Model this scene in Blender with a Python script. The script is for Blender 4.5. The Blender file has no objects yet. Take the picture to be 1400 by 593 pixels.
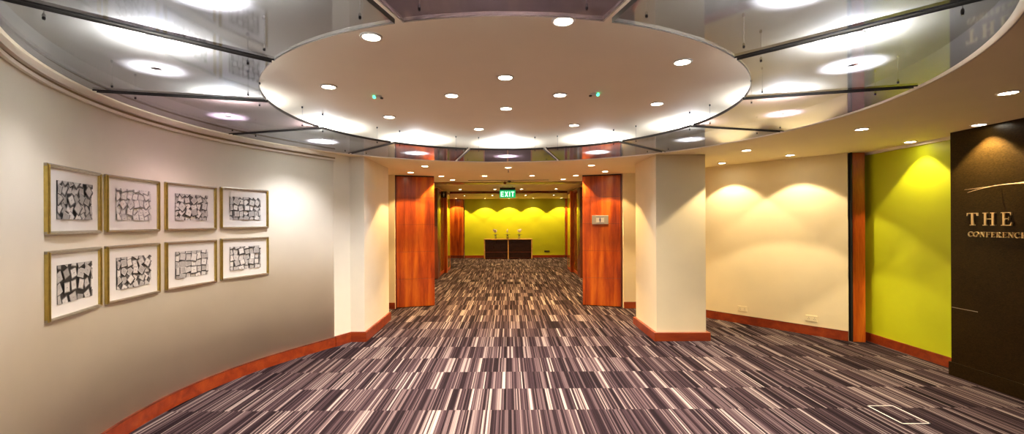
import bpy, bmesh, math, random
from mathutils import Matrix, Vector
PI = math.pi
SC = bpy.context.scene
COL = SC.collection

# ------------------------------------------------------------ camera, world, exposure
CAM_Z = 1.625
cd = bpy.data.cameras.new('camera'); cam = bpy.data.objects.new('camera', cd); COL.objects.link(cam)
cd.sensor_width = 36; cd.lens = 614/1400*36
cd.shift_x = 4.5/1400; cd.shift_y = 8/1400
cd.clip_start = .05; cd.clip_end = 100
cam.matrix_world = Matrix.Translation((0, 0, CAM_Z)) @ Matrix.Rotation(PI/2, 4, 'X') @ Matrix.Rotation(-.0052, 4, 'Z')
SC.camera = cam
w = bpy.data.worlds.new('world'); SC.world = w; w.use_nodes = True
w.node_tree.nodes['Background'].inputs[0].default_value = (1, .85, .7, 1)
w.node_tree.nodes['Background'].inputs[1].default_value = .05
vs = SC.view_settings
vs.view_transform = 'Standard'; vs.look = 'None'; vs.gamma = 1; vs.use_curve_mapping = False
vs.exposure = 1.0
WARM = (1, .79, .48)          # ordinary downlights
CENTRE = (1, .84, .64)        # round recess downlights
AMBER = (1, .66, .29)         # corridor downlights
COOL = (1, .93, .87)          # lamps above the glass ring
P_DOWN, P_WASH, P_CORR, P_FAR, P_CENTRE = 60, 38, 115, 78, 115
P_RING, P_UP = 430, 62                  # spotlights above the glass ring, and added uplights for the ceiling glow

# main dimensions
Z_SOF, Z_UP, Z_FAR = 2.55, 2.735, 2.745
CX, CY = -.02, 3.88
R_HOLE, R_GI, R_GO = 2.98, 1.865, 2.95

# ------------------------------------------------------------ materials
def nm(name):
    m = bpy.data.materials.new(name); m.use_nodes = True
    nt = m.node_tree; return m, nt, nt.nodes, nt.links, nt.nodes['Principled BSDF']
def N(ns, t, **kw):
    n = ns.new(t)
    for k, v in kw.items(): setattr(n, k, v)
    return n
def math_(ns, ls, op, a, b=None, c=None):
    n = ns.new('ShaderNodeMath'); n.operation = op
    for i, v in enumerate((a, b, c)):
        if v is None: continue
        if isinstance(v, (int, float)): n.inputs[i].default_value = v
        else: ls.new(v, n.inputs[i])
    return n.outputs[0]
def ramp(ns, ls, fac, stops, interp='LINEAR'):
    n = ns.new('ShaderNodeValToRGB'); n.color_ramp.interpolation = interp
    e = n.color_ramp.elements
    while len(e) < len(stops): e.new(.5)
    for i, (p, c) in enumerate(stops): e[i].position = p; e[i].color = (*c, 1)
    ls.new(fac, n.inputs[0]); return n.outputs[0]
def plain(name, col, rough=.5, metal=0, spec=.5, noise=0, nscale=8, bump=0, bscale=200, coat=0):
    m, nt, ns, ls, b = nm(name)
    b.inputs['Base Color'].default_value = (*col, 1); b.inputs['Roughness'].default_value = rough
    b.inputs['Metallic'].default_value = metal; b.inputs['Specular IOR Level'].default_value = spec
    b.inputs['Coat Weight'].default_value = coat
    tc = N(ns, 'ShaderNodeTexCoord')
    if noise:
        t = N(ns, 'ShaderNodeTexNoise'); t.inputs['Scale'].default_value = nscale; t.inputs['Detail'].default_value = 5
        ls.new(tc.outputs['Object'], t.inputs['Vector'])
        c = ramp(ns, ls, t.outputs[0], [(.3, tuple(x*(1-noise) for x in col)), (.7, tuple(min(1, x*(1+noise)) for x in col))])
        ls.new(c, b.inputs['Base Color'])
    if bump:
        t = N(ns, 'ShaderNodeTexNoise'); t.inputs['Scale'].default_value = bscale; t.inputs['Detail'].default_value = 3
        ls.new(tc.outputs['Object'], t.inputs['Vector'])
        bp = N(ns, 'ShaderNodeBump'); bp.inputs['Strength'].default_value = bump; bp.inputs['Distance'].default_value = .002
        ls.new(t.outputs[0], bp.inputs['Height']); ls.new(bp.outputs[0], b.inputs['Normal'])
    return m
def emis(name, col, s):
    m, nt, ns, ls, b = nm(name)
    b.inputs['Base Color'].default_value = (*col, 1)
    b.inputs['Emission Color'].default_value = (*col, 1); b.inputs['Emission Strength'].default_value = s
    return m
def wood(name, dark, mid, light, rough=.3, axis='Z', scale=1.0, coat=.3):
    m, nt, ns, ls, b = nm(name)
    tc = N(ns, 'ShaderNodeTexCoord'); mp = N(ns, 'ShaderNodeMapping')
    s = {'Z': (1, 1, .07), 'X': (.07, 1, 1), 'Y': (1, .07, 1)}[axis]
    mp.inputs['Scale'].default_value = tuple(v*scale for v in s)
    ls.new(tc.outputs['Object'], mp.inputs['Vector'])
    t = N(ns, 'ShaderNodeTexNoise'); t.inputs['Scale'].default_value = 9; t.inputs['Detail'].default_value = 6; t.inputs['Distortion'].default_value = .6
    ls.new(mp.outputs[0], t.inputs['Vector'])
    t2 = N(ns, 'ShaderNodeTexNoise'); t2.inputs['Scale'].default_value = 110; t2.inputs['Detail'].default_value = 2
    ls.new(mp.outputs[0], t2.inputs['Vector'])
    f = math_(ns, ls, 'ADD', math_(ns, ls, 'MULTIPLY', t.outputs[0], .78), math_(ns, ls, 'MULTIPLY', t2.outputs[0], .22))
    ls.new(ramp(ns, ls, f, [(.34, dark), (.5, mid), (.66, light)]), b.inputs['Base Color'])
    b.inputs['Roughness'].default_value = rough; b.inputs['Coat Weight'].default_value = coat; b.inputs['Coat Roughness'].default_value = .12
    return m
def carpet():
    m, nt, ns, ls, b = nm('striped_carpet')
    tc = N(ns, 'ShaderNodeTexCoord'); sp = N(ns, 'ShaderNodeSeparateXYZ'); ls.new(tc.outputs['Object'], sp.inputs[0])
    X, Y = sp.outputs[0], sp.outputs[1]
    row = math_(ns, ls, 'FLOOR', math_(ns, ls, 'MULTIPLY', math_(ns, ls, 'SUBTRACT', Y, .405), 2.0))
    col = math_(ns, ls, 'FLOOR', math_(ns, ls, 'MULTIPLY', math_(ns, ls, 'ADD', X, 20.22), 2.0))
    seed = math_(ns, ls, 'ADD', math_(ns, ls, 'MULTIPLY', row, 173.13), math_(ns, ls, 'MULTIPLY', col, 0.0))
    def vor(scale, off):
        v = N(ns, 'ShaderNodeTexVoronoi', voronoi_dimensions='1D', feature='F1')
        v.inputs['Randomness'].default_value = 1
        v.inputs['Scale'].default_value = 1
        ls.new(math_(ns, ls, 'ADD', math_(ns, ls, 'MULTIPLY', X, scale), math_(ns, ls, 'ADD', seed, off)), v.inputs['W'])
        s = N(ns, 'ShaderNodeSeparateColor'); ls.new(v.outputs['Color'], s.inputs[0]); return s
    a = vor(86, 3.7); c = vor(17, 51.3); d = vor(190, 9.1)
    f = math_(ns, ls, 'ADD', math_(ns, ls, 'MULTIPLY', a.outputs[0], .58), math_(ns, ls, 'MULTIPLY', c.outputs[0], .34))
    f = math_(ns, ls, 'ADD', f, math_(ns, ls, 'MULTIPLY', d.outputs[0], .12))
    base = ramp(ns, ls, f, [(.0, (.005, .003, .004)), (.34, (.011, .006, .008)), (.52, (.036, .021, .025)), (.70, (.085, .057, .060)), (.84, (.20, .158, .150)), (1.0, (.31, .26, .24))])
    nz = N(ns, 'ShaderNodeTexNoise'); nz.inputs['Scale'].default_value = 260; nz.inputs['Detail'].default_value = 2; ls.new(tc.outputs['Object'], nz.inputs['Vector'])
    mx = N(ns, 'ShaderNodeMixRGB', blend_type='MULTIPLY'); mx.inputs[0].default_value = .5
    ls.new(base, mx.inputs[1]); ls.new(ramp(ns, ls, nz.outputs[0], [(.3, (.55, .55, .55)), (.7, (1.2, 1.2, 1.2))]), mx.inputs[2])
    ls.new(mx.outputs[0], b.inputs['Base Color'])
    bp = N(ns, 'ShaderNodeBump'); bp.inputs['Strength'].default_value = .35; bp.inputs['Distance'].default_value = .003
    ls.new(nz.outputs[0], bp.inputs['Height']); ls.new(bp.outputs[0], b.inputs['Normal'])
    b.inputs['Roughness'].default_value = .9; b.inputs['Specular IOR Level'].default_value = .05
    b.inputs['Sheen Weight'].default_value = 0
    return m
def tinted_glass(name, tint, scat):
    m, nt, ns, ls, b = nm(name); ns.remove(b)
    out = [n for n in ns if n.type == 'OUTPUT_MATERIAL'][0]
    tr = N(ns, 'ShaderNodeBsdfTransparent'); tr.inputs[0].default_value = (*tint, 1)
    gl = N(ns, 'ShaderNodeBsdfGlossy'); gl.inputs[0].default_value = (.74, .78, .86, 1); gl.inputs['Roughness'].default_value = .05
    df = N(ns, 'ShaderNodeBsdfTranslucent'); df.inputs[0].default_value = (*scat, 1)
    d2 = N(ns, 'ShaderNodeBsdfDiffuse'); d2.inputs[0].default_value = (.36, .40, .48, 1)
    ge = N(ns, 'ShaderNodeNewGeometry'); dt = N(ns, 'ShaderNodeVectorMath', operation='DOT_PRODUCT')
    ls.new(ge.outputs['Normal'], dt.inputs[0]); ls.new(ge.outputs['Incoming'], dt.inputs[1])
    sch = math_(ns, ls, 'POWER', math_(ns, ls, 'SUBTRACT', 1.0, math_(ns, ls, 'ABSOLUTE', dt.outputs['Value'])), 4.0)
    m0 = N(ns, 'ShaderNodeMixShader'); m0.inputs[0].default_value = .5; ls.new(df.outputs[0], m0.inputs[1]); ls.new(d2.outputs[0], m0.inputs[2])
    m1 = N(ns, 'ShaderNodeMixShader'); m1.inputs[0].default_value = .24; ls.new(tr.outputs[0], m1.inputs[1]); ls.new(m0.outputs[0], m1.inputs[2])
    m2 = N(ns, 'ShaderNodeMixShader'); ls.new(math_(ns, ls, 'MINIMUM', math_(ns, ls, 'ADD', math_(ns, ls, 'MULTIPLY', sch, .9), .05), .8), m2.inputs[0])
    ls.new(m1.outputs[0], m2.inputs[1]); ls.new(gl.outputs[0], m2.inputs[2]); ls.new(m2.outputs[0], out.inputs[0])
    return m
def clear_glass():
    m, nt, ns, ls, b = nm('clear_glass'); ns.remove(b)
    out = [n for n in ns if n.type == 'OUTPUT_MATERIAL'][0]
    tr = N(ns, 'ShaderNodeBsdfTransparent'); tr.inputs[0].default_value = (.92, .95, .93, 1)
    gl = N(ns, 'ShaderNodeBsdfGlossy'); gl.inputs['Roughness'].default_value = .02
    mx = N(ns, 'ShaderNodeMixShader'); mx.inputs[0].default_value = .12
    ls.new(tr.outputs[0], mx.inputs[1]); ls.new(gl.outputs[0], mx.inputs[2]); ls.new(mx.outputs[0], out.inputs[0])
    return m
def woven_dark():
    m, nt, ns, ls, b = nm('dark_woven_panel')
    tc = N(ns, 'ShaderNodeTexCoord'); mp = N(ns, 'ShaderNodeMapping'); mp.inputs['Scale'].default_value = (1, 1, 3)
    ls.new(tc.outputs['Object'], mp.inputs['Vector'])
    t = N(ns, 'ShaderNodeTexNoise'); t.inputs['Scale'].default_value = 60; t.inputs['Detail'].default_value = 4
    ls.new(mp.outputs[0], t.inputs['Vector'])
    ls.new(ramp(ns, ls, t.outputs[0], [(.3, (.010, .005, .001)), (.7, (.032, .018, .004))]), b.inputs['Base Color'])
    b.inputs['Roughness'].default_value = .30; b.inputs['Specular IOR Level'].default_value = .14
    bp = N(ns, 'ShaderNodeBump'); bp.inputs['Strength'].default_value = .25; bp.inputs['Distance'].default_value = .002
    ls.new(t.outputs[0], bp.inputs['Height']); ls.new(bp.outputs[0], b.inputs['Normal'])
    return m
M = dict(
    carpet=carpet(), glass=tinted_glass('grey_tinted_glass', (.20, .215, .25), (.16, .17, .20)), glassp=tinted_glass('purple_tinted_glass', (.17, .13, .155), (.14, .11, .16)), clear=clear_glass(), weave=woven_dark(),
    cream=plain('cream_wall_paint', (.80, .74, .60), .6, noise=.03, nscale=2.5, bump=.12, bscale=90),
    creamr=plain('warm_cream_wall_paint', (.80, .69, .46), .6, noise=.03, nscale=2.5, bump=.12, bscale=90),
    ceil=plain('ceiling_paint', (.93, .80, .52), .7, noise=.02, nscale=2),
    ceilup=plain('recess_ceiling_paint', (.88, .78, .60), .7, noise=.02, nscale=2),
    cornice=plain('cornice_gap_shade', (.30, .22, .12), .7, noise=.05),  # shade of the cornice gap, put into the colour
    rim=plain('rim_paint', (.82, .76, .66), .5, noise=.02),
    green=plain('lime_green_paint', (.53, .59, .008), .5, noise=.04, nscale=2, bump=.08, bscale=60),
    wood=wood('cherry_veneer', (.19, .020, .003), (.42, .070, .006), (.62, .160, .013)),
    woodd=wood('dark_cherry', (.07, .010, .004), (.12, .018, .006), (.18, .03, .009), .35),
    skirt=wood('cherry_skirting', (.16, .018, .004), (.24, .032, .006), (.32, .055, .009), .3, 'X'),
    shadow=plain('black_gap_trim', (.006, .004, .003), .6, noise=.1),
    edge=plain('black_glass_edge', (.008, .006, .008), .35, noise=.1),
    steel=plain('brushed_steel', (.45, .42, .38), .35, 1, noise=.05),
    trimw=plain('white_metal_trim', (.75, .72, .66), .35, noise=.02),
    lens=emis('downlight_lens', (1, .90, .70), 22),
    lensw=emis('corridor_downlight_lens', (1, .84, .55), 20),
    opal=emis('ring_spot_lens', COOL, 8),
    gold=plain('gilded_frame', (.55, .42, .12), .32, .85, noise=.12, nscale=30),
    silver=plain('champagne_frame', (.50, .46, .38), .28, .9, noise=.1, nscale=30),
    mount=plain('white_mount_board', (.84, .82, .76), .7, noise=.02),
    brass=plain('pale_gold_metal', (.72, .56, .30), .35, .6, noise=.06, nscale=40),
    mirror=plain('bronze_glass_panel', (.80, .62, .12), .10, .92, noise=.05),
    oak=wood('light_wood', (.42, .22, .06), (.55, .30, .09), (.66, .40, .14), .4, 'X', coat=.1),
    darkglass=plain('smoked_shelf_front', (.022, .008, .006), .2, noise=.2),
    leaf=plain('dark_leaf', (.03, .07, .015), .45, noise=.3, nscale=20),
    petal=plain('white_petal', (.9, .88, .80), .5, noise=.03),
    pebble=plain('dark_pebbles', (.05, .04, .02), .4, noise=.4, nscale=60),
    black=plain('black_plastic', (.010, .010, .010), .4, noise=.1),
    greenled=emis('green_indicator', (.05, .9, .35), 2.5),
    exitg=emis('exit_green', (.005, .30, .09), .8),
    exitw=emis('exit_white', (.6, 1, .75), .9),
    plate=plain('silver_sign_plate', (.40, .38, .36), .4, .3, noise=.05),
    insert=plain('pale_insert', (.60, .59, .58), .4, noise=.02),
    ink=plain('blue_ink', (.02, .02, .10), .5, noise=.1),
    whitep=plain('white_print', (.8, .8, .76), .5, noise=.02),
)
def greys(tag, lo, hi, n=6):
    return [plain('%s_photo_grey_%d' % (tag, i), tuple((lo+(hi-lo)*i/(n-1))*k for k in (1, .97, .90)), .5, noise=.12, nscale=60) for i in range(n)]
GREY = greys('print', .02, .80)

# ------------------------------------------------------------ mesh helpers
class MB:
    def __init__(s): s.v = []; s.f = []; s.mi = []; s.cur = 0; s.sm = []; s.smooth = False
    def add(s, vs, fs):
        o = len(s.v); s.v += [tuple(p) for p in vs]
        for f in fs: s.f.append(tuple(i+o for i in f)); s.mi.append(s.cur); s.sm.append(s.smooth)
    def box(s, x0, x1, y0, y1, z0, z1, xf=None):
        p = [(x, y, z) for z in (z0, z1) for y in (y0, y1) for x in (x0, x1)]
        if xf: p = [xf @ Vector(q) for q in p]
        s.add(p, [(0, 2, 3, 1), (4, 5, 7, 6), (0, 1, 5, 4), (2, 6, 7, 3), (0, 4, 6, 2), (1, 3, 7, 5)])
    def prism(s, poly, z0, z1):            # poly counter-clockwise in xy
        n = len(poly); s.add([(x, y, z0) for x, y in poly]+[(x, y, z1) for x, y in poly],
            [tuple(reversed(range(n))), tuple(range(n, 2*n))]+[(i, (i+1) % n, (i+1) % n+n, i+n) for i in range(n)])
    def lathe(s, prof, n=24, c=(0, 0, 0), cap=True):   # prof list (r,z) bottom->top
        o = []; 
        for r, z in prof:
            for k in range(n): o.append((c[0]+r*math.cos(2*PI*k/n), c[1]+r*math.sin(2*PI*k/n), c[2]+z))
        f = []
        for j in range(len(prof)-1):
            for k in range(n): f.append((j*n+k, j*n+(k+1) % n, (j+1)*n+(k+1) % n, (j+1)*n+k))
        if cap: f.append(tuple(reversed(range(n)))); f.append(tuple((len(prof)-1)*n+k for k in range(n)))
        s.add(o, f)
    def tube(s, pts, r, n=8):
        pts = [Vector(p) for p in pts]; o = []; m = len(pts)
        for i, p in enumerate(pts):
            d = (pts[min(i+1, m-1)]-pts[max(i-1, 0)]).normalized()
            a = d.orthogonal().normalized() if i == 0 else (a-d*a.dot(d)).normalized()
            b = d.cross(a)
            rr = r[i] if isinstance(r, (list, tuple)) else r
            for k in range(n): t = 2*PI*k/n; o.append(p+a*math.cos(t)*rr+b*math.sin(t)*rr)
        f = [(j*n+k, j*n+(k+1) % n, (j+1)*n+(k+1) % n, (j+1)*n+k) for j in range(m-1) for k in range(n)]
        f += [tuple(reversed(range(n))), tuple((m-1)*n+k for k in range(n))]
        s.add(o, f)
    def ball(s, c, r, nu=12, nv=8, sc=(1, 1, 1)):
        pr = []
        for j in range(nv+1):
            t = -PI/2+PI*j/nv; pr.append((max(1e-4, math.cos(t)*r), math.sin(t)*r))
        o = [(c[0]+a*math.cos(2*PI*k/nu)*sc[0], c[1]+a*math.sin(2*PI*k/nu)*sc[1], c[2]+z*sc[2]) for a, z in pr for k in range(nu)]
        f = [(j*nu+k, j*nu+(k+1) % nu, (j+1)*nu+(k+1) % nu, (j+1)*nu+k) for j in range(nv) for k in range(nu)]
        s.add(o, f)
    def build(s, name, mats, parent=None, loc=None, bevel=0):
        me = bpy.data.meshes.new(name); me.from_pydata(s.v, [], s.f); me.update()
        if not isinstance(mats, (list, tuple)): mats = [mats]
        for m in mats: me.materials.append(m)
        for p, mi, sm in zip(me.polygons, s.mi, s.sm): p.material_index = mi; p.use_smooth = sm
        b = bmesh.new(); b.from_mesh(me); bmesh.ops.recalc_face_normals(b, faces=b.faces); b.to_mesh(me); b.free()
        o = bpy.data.objects.new(name, me); COL.objects.link(o)
        if parent: o.parent = parent
        if loc: o.location = loc
        if bevel:
            md = o.modifiers.new('bevel', 'BEVEL'); md.width = bevel; md.segments = 2; md.limit_method = 'ANGLE'
        return o
def thing(name, label, cat, loc=(0, 0, 0), rz=0, group=None):
    o = bpy.data.objects.new(name, None); COL.objects.link(o); o.empty_display_size = .1
    o.location = loc; o.rotation_euler = (0, 0, rz); o['label'] = label; o['category'] = cat
    if group: o['group'] = group
    return o
def tag(o, label, cat, group=None):
    o['label'] = label; o['category'] = cat
    if group: o['group'] = group
    return o
def struct(o): o['kind'] = 'structure'; return o
def polar(r, deg, c=(CX, CY)): t = math.radians(deg); return (c[0]+r*math.cos(t), c[1]+r*math.sin(t))
def offset_path(pts, d):     # offset an open polyline to its left by d
    out = []; n = len(pts)
    for i in range(n):
        ds = []
        if i > 0: ds.append((Vector(pts[i])-Vector(pts[i-1])).normalized())
        if i < n-1: ds.append((Vector(pts[i+1])-Vector(pts[i])).normalized())
        ns_ = [Vector((-a.y, a.x)) for a in ds]
        if len(ns_) == 1: v = ns_[0]*d
        else:
            v = (ns_[0]+ns_[1]); v.normalize(); v = v*(d/max(.3, v.dot(ns_[0])))
        out.append((pts[i][0]+v.x, pts[i][1]+v.y))
    return out
def strip(mb, pts, d, z0, z1):   # solid band between path and its left offset
    q = offset_path(pts, d); n = len(pts)
    vs = [(p[0], p[1], z) for z in (z0, z1) for p in pts]+[(p[0], p[1], z) for z in (z0, z1) for p in q]
    f = []
    for i in range(n-1):
        f += [(i, i+1, n+i+1, n+i), (2*n+i, 3*n+i, 3*n+i+1, 2*n+i+1), (i, 2*n+i, 2*n+i+1, i+1), (n+i, n+i+1, 3*n+i+1, 3*n+i)]
    f += [(0, n, 3*n, 2*n), (n-1, 3*n-1, 4*n-1, 2*n-1)]
    mb.add(vs, f)

# ------------------------------------------------------------ room shell
f = MB(); f.box(-6.2, 6.2, -2.8, 21.3, -.1, 0); struct(f.build('floor', M['carpet']))

# left wall: circular, concentric with the ceiling ring
def wr(a):
    return 3.01+(.10*((156-a)/18)**2 if a < 156 else 0)
arc = [polar(wr(a), a, (0, 3.88)) for a in [137.8+i*(225-137.8)/64 for i in range(65)]]
left = arc+[(arc[-1][0], -2.6)]             # runs towards the camera, room on its left
wl = MB(); wl.smooth = True; strip(wl, left, -.12, 0, Z_SOF+.3); struct(wl.build('wall_left', M['cream']))
sk = MB(); strip(sk, left, .02, 0, .118); struct(sk.build('baseboard_left', M['skirt']))
sg = MB(); strip(sg, left, .021, .118, .126); struct(sg.build('trim_1', M['woodd']))
# slim cornice on the left wall, gap shadow painted as a brown band
cn = MB(); strip(cn, arc, .022, 2.462, 2.482); strip(cn, arc, .030, 2.505, Z_SOF-.001); struct(cn.build('trim_2', M['rim']))
cg = MB(); strip(cg, arc, .004, 2.482, 2.505); struct(cg.build('trim_3', M['cornice']))

# back walls, corridor walls
def wallbox(name, x0, x1, y0, y1, z0, z1, m):
    b = MB(); b.box(x0, x1, y0, y1, z0, z1); return struct(b.build(name, m))
wallbox('wall_back_left', -3.3, -2.17, 8.55, 8.67, 0, Z_SOF, M['creamr'])
wallbox('wall_nook_left', -3.42, -3.3, 7.4, 8.67, 0, Z_SOF, M['creamr'])
wallbox('wall_back_right', 2.17, 2.72, 8.50, 8.62, 0, Z_SOF, M['creamr'])
wallbox('wall_corridor_left', -2.32, -2.2, 8.67, 15.8, 0, Z_FAR+.1, M['creamr'])
wallbox('wall_corridor_right', 2.2, 2.32, 8.62, 15.8, 0, Z_FAR+.1, M['creamr'])
b = MB(); b.box(-3.3, -2.17, 8.53, 8.55, 0, .12); struct(b.build('baseboard_back_left', M['skirt']))
b = MB(); b.box(2.17, 2.66, 8.48, 8.50, 0, .12); struct(b.build('baseboard_back_right', M['skirt']))
# far room
wallbox('wall_far', -4.2, 4.2, 21.02, 21.15, 0, Z_FAR, M['creamr'])
wallbox('wall_far_left', -4.2, -4.08, 15.68, 21.02, 0, Z_FAR, M['creamr'])
wallbox('wall_far_right', 4.08, 4.2, 15.68, 21.02, 0, Z_FAR, M['creamr'])
wallbox('wall_far_front_left', -4.08, -2.32, 15.68, 15.8, 0, Z_FAR, M['creamr'])
wallbox('wall_far_front_right', 2.32, 4.08, 15.68, 15.8, 0, Z_FAR, M['creamr'])
wallbox('wall_far_green', -2.06, 2.62, 20.97, 21.02, 0, Z_FAR, M['green'])
b = MB(); b.box(-2.06, 2.62, 20.945, 20.97, 0, .115); struct(b.build('baseboard_far', M['skirt']))

# right walls
W0, W1 = Vector((4.60, 6.09)), Vector((2.66, 8.50))
b = MB(); strip(b, [tuple(W1), tuple(W0-(W0-W1).normalized()*.001)], .02, 0, Z_SOF); struct(b.build('wall_right', M['creamr']))
b = MB(); strip(b, [tuple(W1), tuple(W0)], -.02, 0, .125); struct(b.build('baseboard_right', M['skirt']))
b = MB(); strip(b, [tuple(W1), tuple(W0)], -.021, .125, .132); struct(b.build('trim_4', M['woodd']))
wallbox('wall_right_green', 4.87, 5.0, 4.5, 6.3, 0, Z_SOF, M['green'])
b = MB(); b.box(4.85, 4.87, 4.74, 6.2, 0, .115); struct(b.build('baseboard_right_green', M['skirt']))
b = MB(); b.box(4.84, 4.87, 4.74, 6.2, 2.515, Z_SOF-.001); struct(b.build('trim_5', M['rim']))
b = MB(); b.box(4.66, 4.87, -2.6, 4.735, 0, Z_SOF); struct(b.build('wall_right_dark', M['weave']))
b = MB(); b.box(4.645, 4.66, -2.6, 4.75, 0, .14); struct(b.build('baseboard_right_dark', M['weave']))
wallbox('wall_behind', -2.4, 5.0, -2.72, -2.6, 0, Z_SOF, M['creamr'])

# ceilings
def ceiling_with_hole(x0, x1, y0, y1, z, R, t, n=128):
    angs = [2*PI*i/n for i in range(n)]
    def hit(a):
        c, s = math.cos(a), math.sin(a); k = 1e9
        if c > 1e-9: k = min(k, (x1-CX)/c)
        if c < -1e-9: k = min(k, (x0-CX)/c)
        if s > 1e-9: k = min(k, (y1-CY)/s)
        if s < -1e-9: k = min(k, (y0-CY)/s)
        return (CX+c*k, CY+s*k)
    angs = sorted(angs+[math.atan2(y-CY, x-CX) % (2*PI) for x in (x0, x1) for y in (y0, y1)])
    mb = MB(); n = len(angs); vs_ = []
    for zz in (z, z+t):
        vs_ += [(CX+R*math.cos(a), CY+R*math.sin(a), zz) for a in angs]
        vs_ += [(*hit(a), zz) for a in angs]
    fs = []
    for i in range(n):
        j = (i+1) % n
        fs += [(i, j, n+j, n+i), (2*n+i, 3*n+i, 3*n+j, 2*n+j), (n+i, n+j, 3*n+j, 3*n+i)]
    mb.add(vs_, fs); return mb
struct(ceiling_with_hole(-3.5, 5.1, -2.75, 10.15, Z_SOF, R_HOLE, .3).build('ceiling', M['ceil']))
rm = MB(); rm.smooth = True
n = 128
rm.add([(CX+r*math.cos(2*PI*k/n), CY+r*math.sin(2*PI*k/n), z) for r, z in ((R_HOLE, Z_SOF-.001), (R_HOLE, Z_UP+.02), (R_HOLE+.01, Z_UP+.02), (R_HOLE+.01, Z_SOF-.001)) for k in range(n)],
       [(j*n+k, j*n+(k+1) % n, ((j+1) % 4)*n+(k+1) % n, ((j+1) % 4)*n+k) for j in range(4) for k in range(n)])
struct(rm.build('trim_6', M['rim']))
u = MB(); u.lathe([(R_HOLE+.12, Z_UP), (R_HOLE+.12, Z_UP+.05)], 96, (CX, CY, 0)); struct(u.build('ceiling_recess', M['ceilup']))
wallbox('ceiling_corridor', -4.2, 4.2, 10.6, 21.15, Z_FAR, Z_FAR+.1, M['ceil'])
b = MB(); b.box(-2.2, 2.2, 10.15, 10.6, Z_SOF-.015, Z_FAR+.1); struct(b.build('trim_7', M['woodd']))

# ------------------------------------------------------------ pillars
def ring_prism(mb, poly, d, z0, z1):
    q = offset_path(poly, d)
    strip(mb, poly, d, z0, z1)
pl = [(-2.315, 5.95), (-2.19, 6.20), (-1.995, 6.20), (-2.02, 7.55), (-3.3, 7.55), (-3.3, 7.45), (-2.6, 5.95)]
t = thing('pillar', 'cream angled wall pillar left of the corridor, joined to the curved wall', 'pillar', (0, 0, 0))
b = MB(); b.prism(pl, 0, Z_SOF); b.build('shaft', M['cream'], t)
b = MB(); strip(b, [(-2.50, 7.55), (-2.02, 7.55), (-1.995, 6.20), (-2.19, 6.20), (-2.315, 5.95)], .03, 0, .12); b.build('skirting', M['skirt'], t)
b = MB(); strip(b, [(-2.45, 7.55), (-2.02, 7.55), (-1.995, 6.20), (-2.19, 6.20), (-2.315, 5.95)], .024, .12, .135); b.build('skirting_cap', M['skirt'], t)
pr = [(2.02, 6.16), (2.70, 6.16), (2.70, 7.15), (2.02, 7.15)]
t = thing('pillar', 'free-standing cream square pillar with orange wooden skirting, right of the corridor', 'pillar', (2.36, 6.65, 0))
L = lambda P: [(x-2.36, y-6.65) for x, y in P]
b = MB(); b.prism(L(pr), 0, Z_SOF); b.build('shaft', M['creamr'], t, bevel=.004)
b = MB(); b.prism(L([(1.98, 6.12), (2.745, 6.12), (2.745, 7.19), (1.98, 7.19)]), 0, .115); b.build('skirting', M['skirt'], t, bevel=.003)

# ------------------------------------------------------------ wooden leaves at the corridor mouth
for s, lab in ((-1, 'tall cherry wood panel column at the left of the corridor mouth, with plain face'),
               (1, 'tall cherry wood panel column at the right of the corridor mouth, carrying the silver sign')):
    a, c = (Vector((-2.15, 8.60)), Vector((-1.46, 8.82)))
    ang = math.atan2(c.y-a.y, c.x-a.x); wd = (c-a).length
    if s == 1: a2 = Vector((1.445, 8.80)); ang = -ang
    else: a2 = a
    t = thing('wooden_column', lab, 'column', (a2.x, a2.y, 0), ang)
    b = MB(); b.box(.006, wd-.006, .012, .20, 0.012, Z_SOF-.02); b.build('core', M['woodd'], t)
    zs = [.012, .55, 1.075, 1.60, 2.12, Z_SOF-.022]
    for i in range(5):
        b = MB(); b.box(0, wd, 0, .012, zs[i]+.0025, zs[i+1]-.0025); b.build('veneer_panel', M['wood'], t, bevel=.001)
    b = MB(); b.box(-.022, -.002, -.006, .2, 0, Z_SOF) if s < 0 else b.box(wd+.002, wd+.022, -.006, .2, 0, Z_SOF)
    b.build('edge_strip', M['woodd'], t)
    b = MB(); b.box(0, wd, .01, .19, Z_SOF-.02, Z_SOF); b.build('top_gap', M['shadow'], t)
    if s == 1: rcol = (a2.copy(), ang)
# fin between the cream and the green wall
t = thing('wooden_fin', 'narrow full-height cherry wood upright between the cream and the green wall', 'upright', (4.68, 6.1, 0))
b = MB(); b.prism([(-.045, -.05), (.095, -.085), (.150, .05), (-.005, .09)], .0, Z_SOF-.006); b.build('post', M['wood'], t, bevel=.003)
b = MB(); b.prism([(-.062, -.044), (-.047, -.049), (-.007, .088), (-.022, .092)], 0, Z_SOF); b.build('edge_strip', M['shadow'], t)
b = MB(); b.prism([(-.047, -.052), (.097, -.088), (.187, .14), (.038, .19)], 0, .0); 

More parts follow.
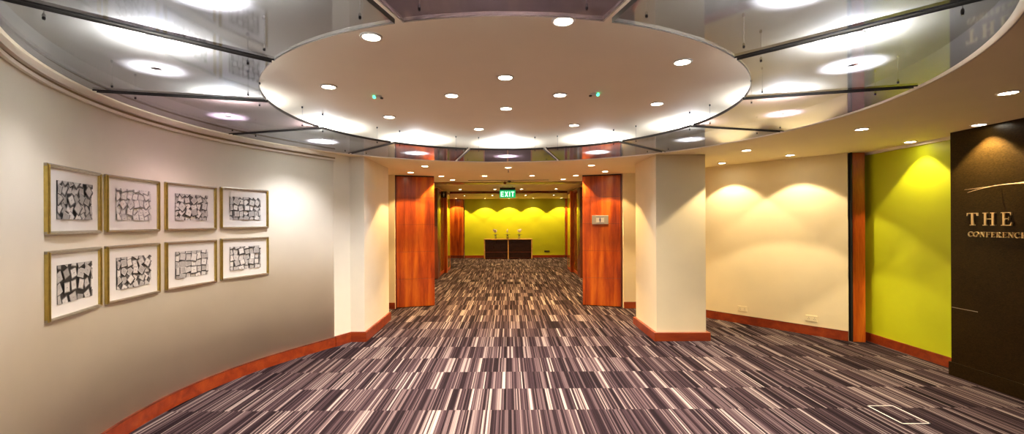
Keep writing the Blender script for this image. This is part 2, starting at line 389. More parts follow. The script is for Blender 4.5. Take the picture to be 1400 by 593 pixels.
# ------------------------------------------------------------ corridor portal
def mirror_box(mb, s, x0, x1, *r):
    a, c = sorted((s*x0, s*x1)); mb.box(a, c, *r)
for s, side in ((-1, 'left'), (1, 'right')):
    for (y0, y1, xi, nmx) in ((13.15, 13.55, 2.08, 'nearer'), (14.70, 14.86, 2.02, 'farther')):
        t = thing('door_jamb', '%s dark cherry wood jamb on the %s side of the corridor' % (nmx, side), 'jamb', (s*2.2, (y0+y1)/2, 0))
        b = MB(); mirror_box(b, s, xi-2.2, 0, (y0-y1)/2, (y1-y0)/2, 0, 2.66); b.build('post', M['woodd'] if y0 < 14 else M['wood'], t, bevel=.003)
    for (y0, y1, xi, nmx) in ((13.55, 14.70, 2.13, 'nearer'), (14.86, 15.85, 2.07, 'farther')):
        t = thing('glazed_panel', '%s polished bronze glass panel on the %s wall of the corridor' % (nmx, side), 'panel', (s*2.2, (y0+y1)/2, 0))
        b = MB(); mirror_box(b, s, xi-2.2, 0, (y0-y1)/2+.03, (y1-y0)/2-.03, .10, 2.60); b.build('pane', M['mirror'], t)
        b = MB(); h = (y1-y0)/2
        for r in ((-h, h, 0, .10), (-h, h, 2.60, 2.66), (-h, -h+.03, .10, 2.6), (h-.03, h, .10, 2.6)): mirror_box(b, s, xi-2.205, 0, *r)
        b.build('frame', M['wood'], t)
t = thing('door_header', 'dark wooden header across the far end of the corridor', 'header', (0, 15.93, 2.665))
b = MB(); b.box(-2.08, 2.08, -.06, .06, 0, .079); b.build('beam', M['woodd'], t, bevel=.003)

# far wood panels on the end wall
for x0, x1, lab in ((-4.07, -2.10, 'wide cherry wood panel at the left end of the far green wall'), (2.64, 4.07, 'cherry wood panel at the right end of the far green wall')):
    t = thing('wall_panel', lab, 'panel', ((x0+x1)/2, 20.9, 0)); h = (x1-x0)/2
    for i in range(3):
        b = MB(); b.box(-h+i*2*h/3+.003, -h+(i+1)*2*h/3-.003, 0, .12, .12, 2.74); b.build('board', M['wood'], t, bevel=.003)
    b = MB(); b.box(-h, h, -.01, .12, 0, .118); b.build('plinth', M['woodd'], t)

# ------------------------------------------------------------ downlights
def spot(parent, z, watts, col, half, blend=.18, r=.03, rx=0, ry=0):
    ld = bpy.data.lights.new('spot_light', 'SPOT'); ld.energy = watts; ld.color = col
    ld.spot_size = math.radians(2*half); ld.spot_blend = blend; ld.shadow_soft_size = r
    o = bpy.data.objects.new('spot_light', ld); COL.objects.link(o); o.parent = parent; o.location = (0, 0, z); o.rotation_euler = (rx, ry, 0)
dl_meshes = {}
def downlight(x, y, z, label, group, watts, col, half=50, lens='lens', blend=.18, rad=.05):
    t = thing('downlight', label, 'downlight', (x, y, z-.006), 0, group)
    if lens+str(rad) not in dl_meshes:
        a = MB(); a.smooth = True
        n = 28; pr_ = [(rad, .001), (rad+.003, -.003), (rad+.013, -.003), (rad+.016, .0058), (rad, .0058)]
        a.add([(r*math.cos(2*PI*k/n), r*math.sin(2*PI*k/n), zz) for r, zz in pr_ for k in range(n)],
              [(j*n+k, j*n+(k+1) % n, ((j+1) % 5)*n+(k+1) % n, ((j+1) % 5)*n+k) for j in range(5) for k in range(n)])
        o1 = a.build('trim_ring', M['trimw'], t)
        c = MB(); c.lathe([(rad, .001), (rad, .0055)], 28); o2 = c.build('lens', M[lens], t)
        dl_meshes[lens+str(rad)] = (o1.data, o2.data)
    else:
        for nme, d in zip(('trim_ring', 'lens'), dl_meshes[lens+str(rad)]):
            o = bpy.data.objects.new(nme, d); COL.objects.link(o); o.parent = t
    spot(t, -.02, watts, col, half, blend)
    return t
G = 'downlights in the round ceiling recess'
for x, y, lb in ((-.02, 3.42, 'nearest of the four downlights around the centre of the round recess'), (-.02, 4.35, 'farthest of the four downlights around the centre of the round recess'),
                 (-.49, 3.90, 'left one of the four downlights around the centre of the round recess'), (.45, 3.90, 'right one of the four downlights around the centre of the round recess')):
    downlight(x, y, Z_UP, lb, G, P_CENTRE, CENTRE, 60, blend=1)
names8 = {13: 'right side of the round recess', 58: 'far right part of the round recess, left of the cable fittings', 103: 'far edge of the round recess, nearly straight ahead',
          147: 'far left part of the round recess', 190: 'left side of the round recess, beside the grey glass', 237: 'near left, touching the edge of the glass ring', 283: 'near edge, seen through the glass', 328: 'near right part of the round recess'}
for a, lb in names8.items():
    x, y = polar(1.45, a); downlight(x, y, Z_UP, 'outer downlight at the '+lb, G, P_CENTRE, CENTRE, 60, blend=1)
G = 'downlights in the lowered ceiling before the corridor'
for x, y, lb, p, hf in (
    (-1.35, 7.25, 'downlight above the left side, just behind the ring of glass', P_DOWN, 50), (1.34, 7.25, 'downlight above the right side, just behind the ring of glass', P_DOWN, 50),
    (-1.77, 8.13, 'downlight lighting the top of the left wooden column', P_WASH, 53), (1.75, 8.13, 'downlight lighting the top of the right wooden column', P_WASH, 53),
    (-1.32, 8.80, 'downlight close to the inner edge of the left wooden column', P_CORR, 48), (1.32, 8.80, 'downlight close to the inner edge of the right wooden column', P_CORR, 48),
    (-.47, 8.80, 'bright downlight left of centre in front of the air slot', P_CORR, 48), (.46, 8.80, 'downlight right of centre in front of the air slot', P_CORR, 48),
    (-1.19, 9.55, 'small-looking downlight at the left end of the air slot', P_CORR, 48), (1.16, 9.55, 'small-looking downlight at the right end of the air slot', P_CORR, 48),
    (0, 7.49, 'downlight on the centre line, above the exit sign in the photo', P_DOWN, 50)):
    downlight(x, y, Z_SOF, lb, G, p, AMBER, hf, 'lensw')
G = 'downlights along the corridor'
for x, lb in ((-1.6, 'leftmost downlight in the row before the exit sign'), (-.45, 'downlight just left of the exit sign'), (.43, 'downlight just right of the exit sign'), (1.58, 'rightmost downlight in the row beside the exit sign')):
    downlight(x, 14.9, Z_FAR, lb, G, P_CORR, AMBER, 48, 'lensw')
    downlight(x, 12.0, Z_FAR, lb.split(' ')[0]+' downlight of the row hidden by the ceiling drop', G, P_CORR, AMBER, 48, 'lensw')
G = 'downlights in the far room'
for x, lb in ((-1.79, 'far room downlight, leftmost of the middle row'), (-.66, 'far room downlight, left of the exit sign'), (.70, 'far room downlight, right of the exit sign'), (1.83, 'far room downlight, rightmost of the middle row')):
    downlight(x, 18.2, Z_FAR, lb, G, P_FAR, AMBER, 50, 'lensw')
for x, lb in ((-2.40, 'downlight grazing the wooden panel at the far left'), (-1.09, 'wall washer making the first scallop on the far green wall'), (0.02, 'wall washer above the console in the far room'), (1.13, 'wall washer making the third scallop on the far green wall'), (2.42, 'wall washer at the right edge of the far green wall')):
    downlight(x, 20.50, Z_FAR, lb, G, P_FAR, AMBER, 52, 'lensw', .12)
G = 'downlights over the right-hand side'
for x, y, lb, p, hf in (
    (3.36, 7.06, 'wall washer near the pillar, making the left scallop on the cream wall', P_WASH, 50), (3.92, 6.25, 'wall washer making the right scallop on the cream wall', P_WASH, 51),
    (3.08, 5.81, 'downlight beside the square pillar, over the open floor', P_DOWN, 50), (3.55, 4.51, 'downlight over the floor in front of the wooden upright', P_DOWN*.45, 46),
    (4.70, 5.25, 'wall washer over the lime green wall', P_WASH*.8, 45), (3.62, 3.25, 'nearest downlight at the right edge of the photo', P_DOWN*.3, 42),
    (4.54, 4.33, 'downlight grazing the dark wall above the gold lettering', P_WASH*2.4, 47)):
    downlight(x, y, Z_SOF, lb, G, p, WARM, hf, blend=.14)

# ------------------------------------------------------------ suspended glass ring with spotlights and added uplights
azn = {-90: 'straight above the camera side, at the top centre', -60: 'near right, second from the top centre', -30: 'right side, with the green and black reflection',
       0: 'right side, the fifth from the far centre', 30: 'right side, over the square pillar', 60: 'far right, reflecting the right wooden column', 90: 'far centre, straight above the corridor',
       120: 'far left, reflecting the left wooden column', 150: 'left side, over the left pillar', 180: 'left side, over the four right-hand pictures', 210: 'left side, over the leftmost pictures', 240: 'near left, second from the top centre'}
Zg = Z_SOF+.004; TG = .016; GAP = .022
for az, wh in azn.items():
    t = thing('glass_canopy_panel', ('purple' if az % 90 == 0 else 'grey')+' tinted glass panel, '+wh, 'glass panel', (CX, CY, Zg), math.radians(az), 'suspended tinted glass panels')
    # local frame: panel centred on +x
    n = 20; def_in = []; out_ = []
    for i in range(n+1):
        k = -1+2*i/n
        ai = k*(PI/12-GAP/R_GI); ao = k*(PI/12-GAP/R_GO)
        def_in.append((R_GI*math.cos(ai), R_GI*math.sin(ai))); out_.append((R_GO*math.cos(ao), R_GO*math.sin(ao)))
    g = MB()
    g.add([(*p, .001) for p in def_in]+[(*p, .001) for p in out_], [(i, n+1+i, n+2+i, i+1) for i in range(n)])
    g.build('pane', M['glassp' if az % 90 == 0 else 'glass'], t)
    for pth, lo, pale in (([out_[-1], def_in[-1]], -.004, az == -90), ([def_in[0], out_[0]], -.004, az == -90), (list(reversed(def_in)), -.003, True)):
        e = MB(); strip(e, pth, .0015, lo, .020)
        if pale:
            for q_ in range(1, len(e.f)-2, 4): e.mi[q_] = 1
        e.build('edge_band', [M['edge'], M['rim']], t)
    for r, dk in ((1.96, .075), (2.78, .052)):
        for sg_ in (-1, 1):
            a = sg_*(PI/12-dk); x, y = r*math.cos(a), r*math.sin(a)
            c = MB(); c.tube([(x, y, TG), (x, y, Z_UP-Zg)], .0018, 6); cb = c.build('suspension_cable', M['steel'], t)
            for z0, z1, rr in ((-.006, .022, .007), (Z_UP-Zg-.018, Z_UP-Zg, .008)):
                c = MB(); c.smooth = False; c.lathe([(rr*.7, z0), (rr, z0+.006), (rr, z1-.006), (rr*.7, z1)], 12, (x, y, 0)); c.build('cable_fitting', M['black'], cb)
    lx, ly = polar(2.40, az)
    t = thing('spotlight', 'recessed spotlight above the glass panel, '+wh, 'spotlight', (lx, ly, Z_UP-.006), 0, 'cool white spotlights above the glass ring')
    c = MB(); c.smooth = True; c.lathe([(.050, -.004), (.062, -.004), (.066, .0058), (.050, .0058)], 28, cap=False); c.build('trim_ring', M['trimw'], t)
    c = MB(); c.lathe([(.05, .001), (.05, .0055)], 28); c.build('lens', M['opal'], t)
    spot(t, -.02, P_RING*(.4 if az in (180, 210, 0, 30) else 1), COOL, 53, 1, .02)
    t = thing('added_uplight', 'added ceiling-glow lamp on the glass panel, '+wh, 'added_uplight', (lx, ly, Zg+.002), 0, 'added puck uplights on the glass ring')  # added lamp, makes the bright pools on the recess ceiling
    c = MB(); c.lathe([(.022, 0), (.026, .003), (.026, .018), (.020, .020)], 20); c.build('body', M['trimw'], t)
    c = MB(); c.lathe([(.018, .0201), (.018, .022)], 16); c.build('lens', M['opal'], t)
    spot(t, .03, P_UP, (.90, .93, 1), 87, .6, .02, rx=PI)

# detectors with green light on the recess ceiling
for (x, y), lb in (((-1.13, 3.91), 'small round detector with a green light, left part of the round recess'), ((.74, 3.87), 'small round detector with a green light, right part of the round recess')):
    t = thing('ceiling_detector', lb, 'detector', (x, y, Z_UP)); s = -1 if x < 0 else 1
    c = MB(); c.lathe([(.022, -.016), (.030, -.010), (.032, 0)], 20); c.build('housing', M['trimw'], t)
    c = MB(); c.ball((s*.032, -.008, -.012), .014, 10, 6); c.build('indicator_light', M['greenled'], t)
    c = MB(); c.lathe([(.012, -.026), (.014, -.016)], 12, (-s*.03, 0, 0)); c.build('sensor', M['black'], t)

# ------------------------------------------------------------ ceiling fittings before the corridor
t = thing('air_slot', 'thin dark slot diffuser in the lowered ceiling before the corridor', 'air vent', (0, 9.72, Z_SOF-.004))
c = MB(); c.box(-.88, .88, -.05, .05, 0, .004); c.build('frame', M['trimw'], t)
c = MB(); [c.box(-.87, .87, y, y+.03, -.002, .001) for y in (-.042, .012)]; c.build('slot', M['shadow'], t)
t = thing('security_camera', 'dark dome camera and sensor bar hanging under the lowered ceiling before the corridor', 'security camera', (-.02, 9.95, Z_SOF))
c = MB(); c.box(-.14, .14, -.04, .04, -.03, -.018); c.build('mounting_bar', M['black'], t, bevel=.003)
c = MB(); c.tube([(-.06, 0, -.02), (-.06, 0, 0)], .015); c.tube([(.06, 0, -.02), (.06, 0, 0)], .015); c.build('stem', M['steel'], t)
c = MB(); c.smooth = True; c.ball((.035, -.03, -.005), .036, 16, 10); c.build('dome', M['black'], t)
c = MB(); c.lathe([(.0, -.075), (.03, -.065), (.035, -.03)], 14, (-.06, 0, 0)); c.build('sensor', M['woodd'], t)
t = thing('sprinkler_head', 'small sprinkler head just behind the centre downlight', 'sprinkler', (0, 7.85, Z_SOF))
c = MB(); c.lathe([(.035, -.004), (.04, 0)], 20); c.build('rose', M['trimw'], t)
c = MB(); c.lathe([(.008, -.04), (.008, -.004)], 10); c.lathe([(.018, -.044), (.018, -.04)], 14); c.build('nozzle', M['steel'], t)

# ------------------------------------------------------------ lettering helpers (polygon capitals with serifs; height 1)
def lrect(x0, z0, x1, z1): return [(x0, z0), (x1, z0), (x1, z1), (x0, z1)]
def arc_pts(cx, cz, rx, rz, a0, a1, n=14): return [(cx+rx*math.cos(math.radians(a0+(a1-a0)*i/n)), cz+rz*math.sin(math.radians(a0+(a1-a0)*i/n))) for i in range(n+1)]
def bowl(cx, cz, rx, rz, tx, tz, a0, a1, n=18):    # list of quads forming a stroked arc thicker at the sides
    o = arc_pts(cx, cz, rx, rz, a0, a1, n); i_ = arc_pts(cx, cz, rx-tx, rz-tz, a0, a1, n)
    return [[o[k], o[k+1], i_[k+1], i_[k]] for k in range(n)]
def serif_letter(ch):
    S, s = .15, .06; sf = .055; e = .10
    def stem(x): return [lrect(x, 0, x+S, 1), lrect(x-e, 0, x+S+e, sf), lrect(x-e, 1-sf, x+S+e, 1)]
    if ch == 'T': return [lrect(.33, 0, .33+S, 1), lrect(.23, 0, .58, sf), lrect(0, 1-s, .81, 1), [(0, .76), (.035, .76), (.09, .94), (0, .94)], [(.775, .76), (.81, .76), (.81, .94), (.72, .94)]], .81
    if ch == 'H': return stem(.1)+stem(.66)+[lrect(.25, .48, .66, .48+s)], .91
    if ch in 'EF':
        r = stem(.1)+[lrect(.25, 1-s, .70, 1), [(.665, .76), (.70, .76), (.70, .94), (.60, .94)], lrect(.25, .49, .54, .49+s), lrect(.52, .41, .555, .64)]
        if ch == 'E': r += [lrect(.25, 0, .72, s), [(.62, s), (.72, s), (.75, .26), (.715, .26)]]
        return r, .76
    if ch == 'C': return bowl(.5, .5, .48, .52, .15, .06, 42, 318)+[lrect(.80, .62, .835, .98), lrect(.80, .06, .83, .3)], .88
    if ch == 'O': return bowl(.52, .5, .50, .52, .15, .06, 0, 360, 28), 1.04
    if ch == 'N': return [lrect(.12, 0, .12+s, 1), lrect(.0, 0, .30, sf), lrect(0, 1-sf, .22, 1), lrect(.80, 0, .80+s, 1), lrect(.68, 1-sf, .98, 1), [(.12, 1), (.30, 1), (.86, 0), (.74, 0)]], .98
    if ch == 'R': return stem(.1)+bowl(.34, .74, .34, .26, .14, .055, -90, 90, 14)+[lrect(.24, 1-.055, .36, 1), lrect(.24, .48, .36, .535), [(.36, .5), (.52, .5), (.88, 0), (.70, 0)], lrect(.70, 0, .95, sf)], .92
    if ch == 'I': return stem(.1), .35
    if ch == 'X': return [[(.0, 1), (.20, 1), (.80, 0), (.60, 0)], [(.62, 1), (.78, 1), (.18, 0), (.02, 0)]], .80
    return [], .5
def plain_letter(ch):
    t_ = .17
    if ch == 'E': return [lrect(0, 0, t_, 1), lrect(0, 0, .58, t_), lrect(0, 1-t_, .58, 1), lrect(0, .42, .52, .58)], .62
    if ch == 'X': return [[(0, 1), (.21, 1), (.70, 0), (.49, 0)], [(.49, 1), (.70, 1), (.21, 0), (0, 0)]], .72
    if ch == 'I': return [lrect(0, 0, t_, 1)], .20
    if ch == 'T': return [lrect(.24, 0, .24+t_, 1), lrect(0, 1-t_, .65, 1)], .65
def letters(word, parent, mat, h, gap, start, fn, xdir, depth, xscale=1.0, pos=Vector((0, 0, 0)), name='letter'):
    x = start; dz = Vector((0, 0, 1)); nrm = xdir.cross(dz)       # nrm points to the reader
    for ch in word:
        polys, wd = fn(ch); mb = MB()
        for i, p in enumerate(polys):
            n = len(p); e = 0.0004*i
            vs_ = [pos+xdir*((x+a*xscale)*h)+dz*(b_*h) for a, b_ in p]
            mb.add(vs_+[v+nrm*(depth+e) for v in vs_], [tuple(range(n)), tuple(reversed(range(n, 2*n)))]+[(k, (k+1) % n, (k+1) % n+n, k+n) for k in range(n)])
        mb.build(name, mat, parent); x += wd*xscale+gap

# gold lettering on the dark wall (reads towards the camera, i.e. along -y)
xd = Vector((0, -1, 0))
t = thing('wall_lettering', 'large pale gold raised capitals THE on the dark brown wall', 'lettering', (4.66, 4.555, 1.575))
letters('THE', t, M['brass'], .125, .40, 0, serif_letter, xd, .014)
t = thing('wall_lettering', 'small pale gold raised capitals CONFERENCE below the larger word on the dark wall', 'lettering', (4.66, 4.545, 1.462))
letters('CONFERENCE', t, M['brass'], .050, .16, 0, serif_letter, xd, .012, 1.0)
t = thing('wall_emblem', 'thin golden arched line emblem on the dark wall above the lettering', 'emblem', (4.60, 4.30, 1.95))
def ew(y, z): return (0, y-4.30, z-1.95)
def arcline(y0, y1, z0, zm, z1, n=24):
    o = []
    for i in range(n+1):
        k = i/n; o.append(ew(y0+(y1-y0)*k, (1-k)**2*z0+2*k*(1-k)*zm+k*k*z1))
    return o
rtap = [.0018+.003*math.sin(PI*i/24) for i in range(25)]
c = MB(); c.smooth = True; c.tube(arcline(4.50, 3.55, 1.905, 2.03, 1.86), rtap, 8); c.build('arch', M['brass'], t)
c = MB(); c.smooth = True; c.tube(arcline(4.53, 3.55, 1.935, 1.955, 2.01), [r_*.6 for r_ in rtap], 8); c.build('sweep', M['brass'], t)
c = MB(); [c.tube([(0, y-4.30, z-1.95), (.06, y-4.30, z-1.95)], .003, 6) for y, z in ((4.25, 1.955), (3.75, 1.925))]; c.build('stand_off', M['steel'], t)
c = MB(); c.box(-.002, 0, -.13, .13, -.003, .003); tag(c.build('inlay_strip', M['steel'], loc=(4.66, 4.595, .715)), 'short thin pale metal strip low on the dark wall edge', 'strip')

# ------------------------------------------------------------ signs
t = thing('exit_sign', 'green illuminated EXIT sign hanging from the corridor ceiling', 'exit sign', (-.03, 13.9, Z_FAR))
c = MB(); c.box(-.24, .24, -.035, .035, -.11, -.03); c.build('housing', M['black'], t, bevel=.004)
c = MB(); [c.tube([(x, 0, -.03), (x, 0, 0)], .01) for x in (-.15, .15)]; c.build('stem', M['steel'], t)
c = MB(); c.box(-.245, .245, -.012, .012, -.345, -.11); c.build('face', M['exitg'], t)
letters('EXIT', t, M['exitw'], .155, .17, 0, plain_letter, Vector((1, 0, 0)), .003, 1.0, Vector((-.21, -.012, -.31)))
t = thing('projecting_sign', 'small black toilet sign projecting from the left corridor wall', 'sign', (-2.005, 13.9, 2.51))
c = MB(); c.box(-.085, .085, -.012, .012, -.10, .10); c.build('board', M['black'], t, bevel=.003)
c = MB(); c.box(-.128, -.085, -.008, .008, -.03, .03); c.build('bracket', M['steel'], t)
c = MB(); c.ball((0, -.013, .045), .014, 12, 6, (1, .2, 1)); c.add([(-.025, -.014, -.02), (.025, -.014, -.02), (.018, -.014, .025), (-.018, -.014, .025)], [(0, 1, 2, 3)]); c.box(-.012, .012, -.015, -.012, -.065, -.02); c.build('figure', M['whitep'], t)
a2, ang = rcol
p = a2+Vector((math.cos(ang), math.sin(ang)))*.345
t = thing('door_plate', 'silver room sign plate with a dark figure on the right wooden column', 'sign', (p.x, p.y, 1.675), ang)
c = MB(); c.box(-.155, .155, -.035, 0, -.085, .085); c.build('plate', M['plate'], t, bevel=.004)
c = MB(); c.box(-.075, .075, -.0375, -.035, -.066, .068); c.build('insert', M['insert'], t)
c = MB(); c.ball((0, -.038, .030), .011, 12, 6, (1, .2, 1)); c.box(-.013, .013, -.0395, -.0375, -.018, .018); c.box(-.009, .009, -.0395, -.0375, -.046, -.018); c.build('figure', M['ink'], t)
c = MB(); c.box(-.072, .072, -.0395, -.0375, .050, .062); c.box(-.072, .072, -.0395, -.0375, -.064, -.056); c.build('border_line', M['ink'], t)

# ------------------------------------------------------------ framed photographs
def clip(poly, x0, x1, z0, z1):
    for ax, lim, sg_ in ((0, x0, 1), (0, x1, -1), (1, z0, 1), (1, z1, -1)):
        o = []
        for i in range(len(poly)):
            a, b_ = poly[i-1], poly[i]; ia = (a[ax]-lim)*sg_ >= 0; ib = (b_[ax]-lim)*sg_ >= 0
            if ia != ib:
                k = (lim-a[ax])/(b_[ax]-a[ax]); o.append((a[0]+(b_[0]-a[0])*k, a[1]+(b_[1]-a[1])*k))
            if ib: o.append(b_)
        poly = o
        if not poly: return []
    return poly
def picture(ang, z, label, seed, fw, fh, tone, size, tilt, mats2):
    x, y = polar(3.01, ang, (0, 3.88))
    # local -y faces the room (towards centre), local x runs to the right as seen
    rz = math.radians(ang)-PI/2
    t = thing('picture_frame', label, 'picture', (x+0*.0, y, z), rz, 'framed black and white photographs')
    d0, d1 = -.012, -.034
    W, H = fw/2, fh/2
    mo = mats2
    for (zz0, zz1, nme) in ((-H, -H+.022, 'bottom'), (H-.022, H, 'top')):
        b = MB(); b.box(-W, W, d1, d0, zz0, zz1); b.box(-W+.008, W-.008, d1-.006, d1, zz0+.009, zz1-.006); b.build('frame_rail', M[mo[0]], t, bevel=.003)
    for (xx0, xx1) in ((-W, -W+.022), (W-.022, W)):
        b = MB(); b.box(xx0, xx1, d1-.0005, d0, -H+.004, H-.004); b.box(xx0+.009, xx1-.006, d1-.007, d1, -H+.008, H-.008); b.build('frame_rail', M[mo[1]], t, bevel=.003)
    b = MB(); b.box(-W+.01, W-.01, d0+.001, .002, -H+.01, H-.01); b.build('backing', M['woodd'], t)
    b = MB(); b.box(-W+.020, W-.020, d1+.014, d0, -H+.020, H-.020); b.build('mount_board', M['mount'], t)
    # printed photograph of tumbled blocks: flat layered quads
    rnd = random.Random(seed); pw, ph = W*.64, H*.56
    yy = d1+.0135; pm = MB(); pm.cur = 0 if tone == 'dark' else (5 if tone == 'light' else 1)
    pm.add([(-pw, yy, -ph), (pw, yy, -ph), (pw, yy, ph), (-pw, yy, ph)], [(0, 1, 2, 3)])
    nx = round(2*pw/size)+1; nz = round(2*ph/size)+1; cells = [(i, j) for i in range(nx) for j in range(nz)]; rnd.shuffle(cells)
    for k, (i, j) in enumerate(cells):
        cx_ = -pw+(i+.3+rnd.uniform(-.14, .14))*2*pw/(nx-1)-.01; cz_ = -ph+(j+.3+rnd.uniform(-.14, .14))*2*ph/(nz-1)-.01
        a = rnd.uniform(-tilt, tilt); s1, s2 = size*rnd.uniform(.40, .52), size*rnd.uniform(.40, .50)
        def q(sc, dx=0, dz=0):
            return [(cx_+dx+math.cos(a)*u_*s1*sc-math.sin(a)*v_*s2*sc, cz_+dz+math.sin(a)*u_*s1*sc+math.cos(a)*v_*s2*sc) for u_, v_ in ((-1, -1), (1, -1), (1, 1), (-1, 1))]
        base = {'dark': (2, 4), 'mid': (3, 5), 'light': (4, 5)}[tone]
        layers = [(q(1.12, .003, -.004), 0 if tone != 'light' else 1), (q(1.0), rnd.randint(base[0], base[1]) - 1), (q(.80), rnd.randint(*base))]
        for li, (pp, mi) in enumerate(layers):
            pp = clip(pp, -pw, pw, -ph, ph)
            if len(pp) < 3: continue
            y2 = yy-.00008*(k*4+li+1); pm.cur = mi
            pm.add([(a_, y2, b_) for a_, b_ in pp], [tuple(range(len(pp)))])
        # a small darker mark on the block face
        m1 = [(cx_+math.cos(a)*u_*s1-math.sin(a)*v_*s2, cz_+math.sin(a)*u_*s1+math.cos(a)*v_*s2) for u_, v_ in ((-.2, -.12), (.25, -.12), (.25, .05), (-.2, .05))]
        m1 = clip(m1, -pw, pw, -ph, ph)
        if len(m1) >= 3 and rnd.random() < .6: pm.cur = 2; pm.add([(a_, yy-.00008*(k*4+4), b_) for a_, b_ in m1], [tuple(range(len(m1)))])
    pm.build('photograph', GREY, t)
cols = (-161.6+360, -173.9+360, 173.6, 161.4)
descr = [
    ('first picture of the upper row: dark grey photo of tumbled blocks, silver-gold frame', 11, 'dark', .060, .9, ('silver', 'gold')),
    ('second picture of the upper row: very pale photo of blocks', 12, 'light', .055, .8, ('silver', 'gold')),
    ('third picture of the upper row: sepia photo of loose blocks', 13, 'mid', .058, .9, ('silver', 'gold')),
    ('last picture of the upper row: sepia photo of scattered blocks, nearest the pillar', 14, 'mid', .056, 1.0, ('silver', 'gold')),
    ('first picture of the lower row: grey photo of large slanting blocks', 21, 'dark', .062, .5, ('silver', 'gold')),
    ('second picture of the lower row: contrasty photo of slanting blocks', 22, 'mid', .055, .8, ('silver', 'gold')),
    ('third picture of the lower row: photo of blocks in fairly straight rows', 23, 'mid', .060, .22, ('silver', 'gold')),
    ('last picture of the lower row: photo of leaning rows of blocks, nearest the pillar', 24, 'mid', .056, .35, ('silver', 'gold'))]
for i, a in enumerate(cols):
    dz = (0, 0, .003, .012)[i]
    for r in (0, 1):
        lb, sd, tn, sz, tl, mm = descr[i+4*r]
        picture(a, (1.782, 1.256)[r]+dz, lb, sd, .587, .430, tn, sz*1.12, tl, mm)

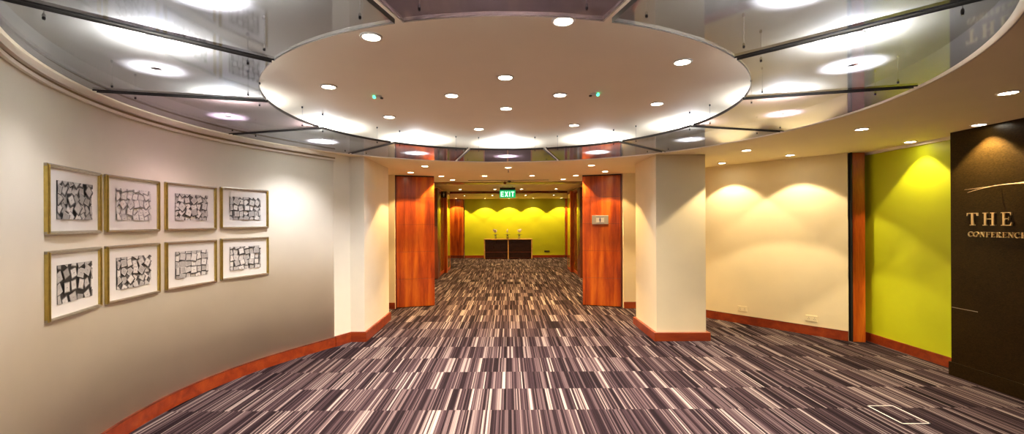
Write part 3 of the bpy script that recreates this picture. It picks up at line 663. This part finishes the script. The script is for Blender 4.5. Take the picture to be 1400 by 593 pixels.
# ------------------------------------------------------------ console with orchids
t = thing('console_table', 'light wooden console with two dark compartments against the far green wall', 'console', (-.03, 20.45, 0))
c = MB(); c.box(-1.09, 1.09, -.25, .25, .86, .90); c.build('top', M['oak'], t, bevel=.004)
for x in (-1.09, -.025, 1.04):
    c = MB(); c.box(x, x+.05, -.25, .25, 0, .86); c.build('leg', M['oak'], t, bevel=.003)
for x0, x1 in ((-1.04, -.025), (.025, 1.04)):
    c = MB(); c.box(x0, x1, -.20, .22, .03, .85); o = c.build('cabinet', M['darkglass'], t)
    c = MB(); c.box(x0+.01, x1-.01, -.215, -.20, .30, .315); c.box(x0+.01, x1-.01, -.212, -.20, .03, .045); c.build('rail', M['woodd'], o)
for i, (x, lb) in enumerate(((-.60, 'leftmost'), (-.06, 'middle'), (.47, 'rightmost'))):
    t = thing('orchid_vase', 'white orchid in a clear glass vase, %s of three on the console' % lb, 'vase', (x, 20.42, .90), i*1.3)
    c = MB(); c.smooth = True; c.lathe([(.045, .0), (.055, .004), (.06, .15), (.058, .15), (.052, .008), (.04, .006)], 20, cap=False); c.build('glass', M['clear'], t)
    c = MB(); rr = random.Random(i)
    for k in range(14): c.ball((rr.uniform(-.033, .033), rr.uniform(-.033, .033), .022+rr.uniform(0, .03)), .014, 8, 5)
    c.build('pebbles', M['pebble'], t)
    c = MB()
    for k in range(5):
        a = k*1.26+.3; L_ = .15+.02*(k % 2)
        pts = [(math.cos(a)*L_*u_, math.sin(a)*L_*u_, .12+.08*math.sin(u_*2.4)) for u_ in (0, .25, .5, .75, 1)]
        wv = [.006, .022, .026, .018, .002]; vs_ = []
        for (px, py, pz), w_ in zip(pts, wv): vs_ += [(px-math.sin(a)*w_, py+math.cos(a)*w_, pz+.006), (px, py, pz), (px+math.sin(a)*w_, py-math.cos(a)*w_, pz+.006)]
        c.add(vs_, [(3*j+q_, 3*j+q_+1, 3*j+q_+4, 3*j+q_+3) for j in range(4) for q_ in (0, 1)])
    c.build('leaves', M['leaf'], t)
    c = MB(); st = [(0, 0, .05), (.01, 0, .20), (.0, 0, .32), (-.03, -.01, .40), (-.08, -.02, .42)]; c.tube(st, .005, 6); c.build('stem', M['leaf'], t)
    for k, (px, py, pz) in enumerate(((.0, -.01, .33), (-.03, -.02, .39), (-.07, -.02, .40), (.02, .01, .37), (-.05, .02, .35))):
        c = MB(); c.smooth = True
        for q_ in range(5):
            a = q_*2*PI/5+.3*k; c.ball((px+.030*math.cos(a), py, pz+.030*math.sin(a)), .026, 8, 6, (1, .25, 1))
        c.ball((px, py-.008, pz), .010, 8, 6); c.build('blossom', M['petal'], t)

# ------------------------------------------------------------ sockets and floor box
wd_ = (W0-W1).normalized(); nr = Vector((-wd_.y, wd_.x))*-1
for (k, z, lb) in ((.28, .235, 'cream double socket low on the right cream wall, nearest the pillar'), (.55, .235, 'cream double socket low in the middle of the right cream wall'), (.86, .235, 'cream double socket low on the right cream wall, nearest the wooden upright')):
    p = W1+(W0-W1)*k+nr*.001
    t = thing('wall_socket', lb, 'socket', (p.x, p.y, z), math.atan2(wd_.y, wd_.x))
    c = MB(); c.box(-.073, .073, -.009, 0, -.043, .043); c.build('cover_plate', M['creamr'], t, bevel=.003)
    c = MB(); [c.box(x0+dx, x0+dx+.008, -.0098, -.009, zz, zz+.006) for x0 in (-.045, .025) for dx, zz in ((0, -.012), (.016, -.012), (.008, .010))]; c.build('pin_holes', M['shadow'], t)
t = thing('wall_socket', 'small dark socket low on the far green wall right of the console', 'socket', (1.78, 20.968, .29))
c = MB(); c.box(-.12, .12, -.01, 0, -.035, .035); c.build('cover_plate', M['black'], t, bevel=.003)
c = MB(); c.box(-.1, .1, -.013, -.01, -.004, .004); c.build('switch_line', M['steel'], t)
t = thing('floor_box', 'flush floor box outlined by a thin pale metal edge in the striped carpet', 'floor box', (3.255, 3.77, 0))
c = MB(); c.box(-.108, .108, -.175, .175, 0, .0015); c.build('lid', M['carpet'], t)
c = MB()
for r in ((-.113, .113, .17, .178), (-.113, .113-.06*0, -.178, -.17), (-.113, -.106, -.178, .178), (.106, .113, -.178, .178)): c.box(*r, 0, .004)
c.build('edge_frame', M['trimw'], t)
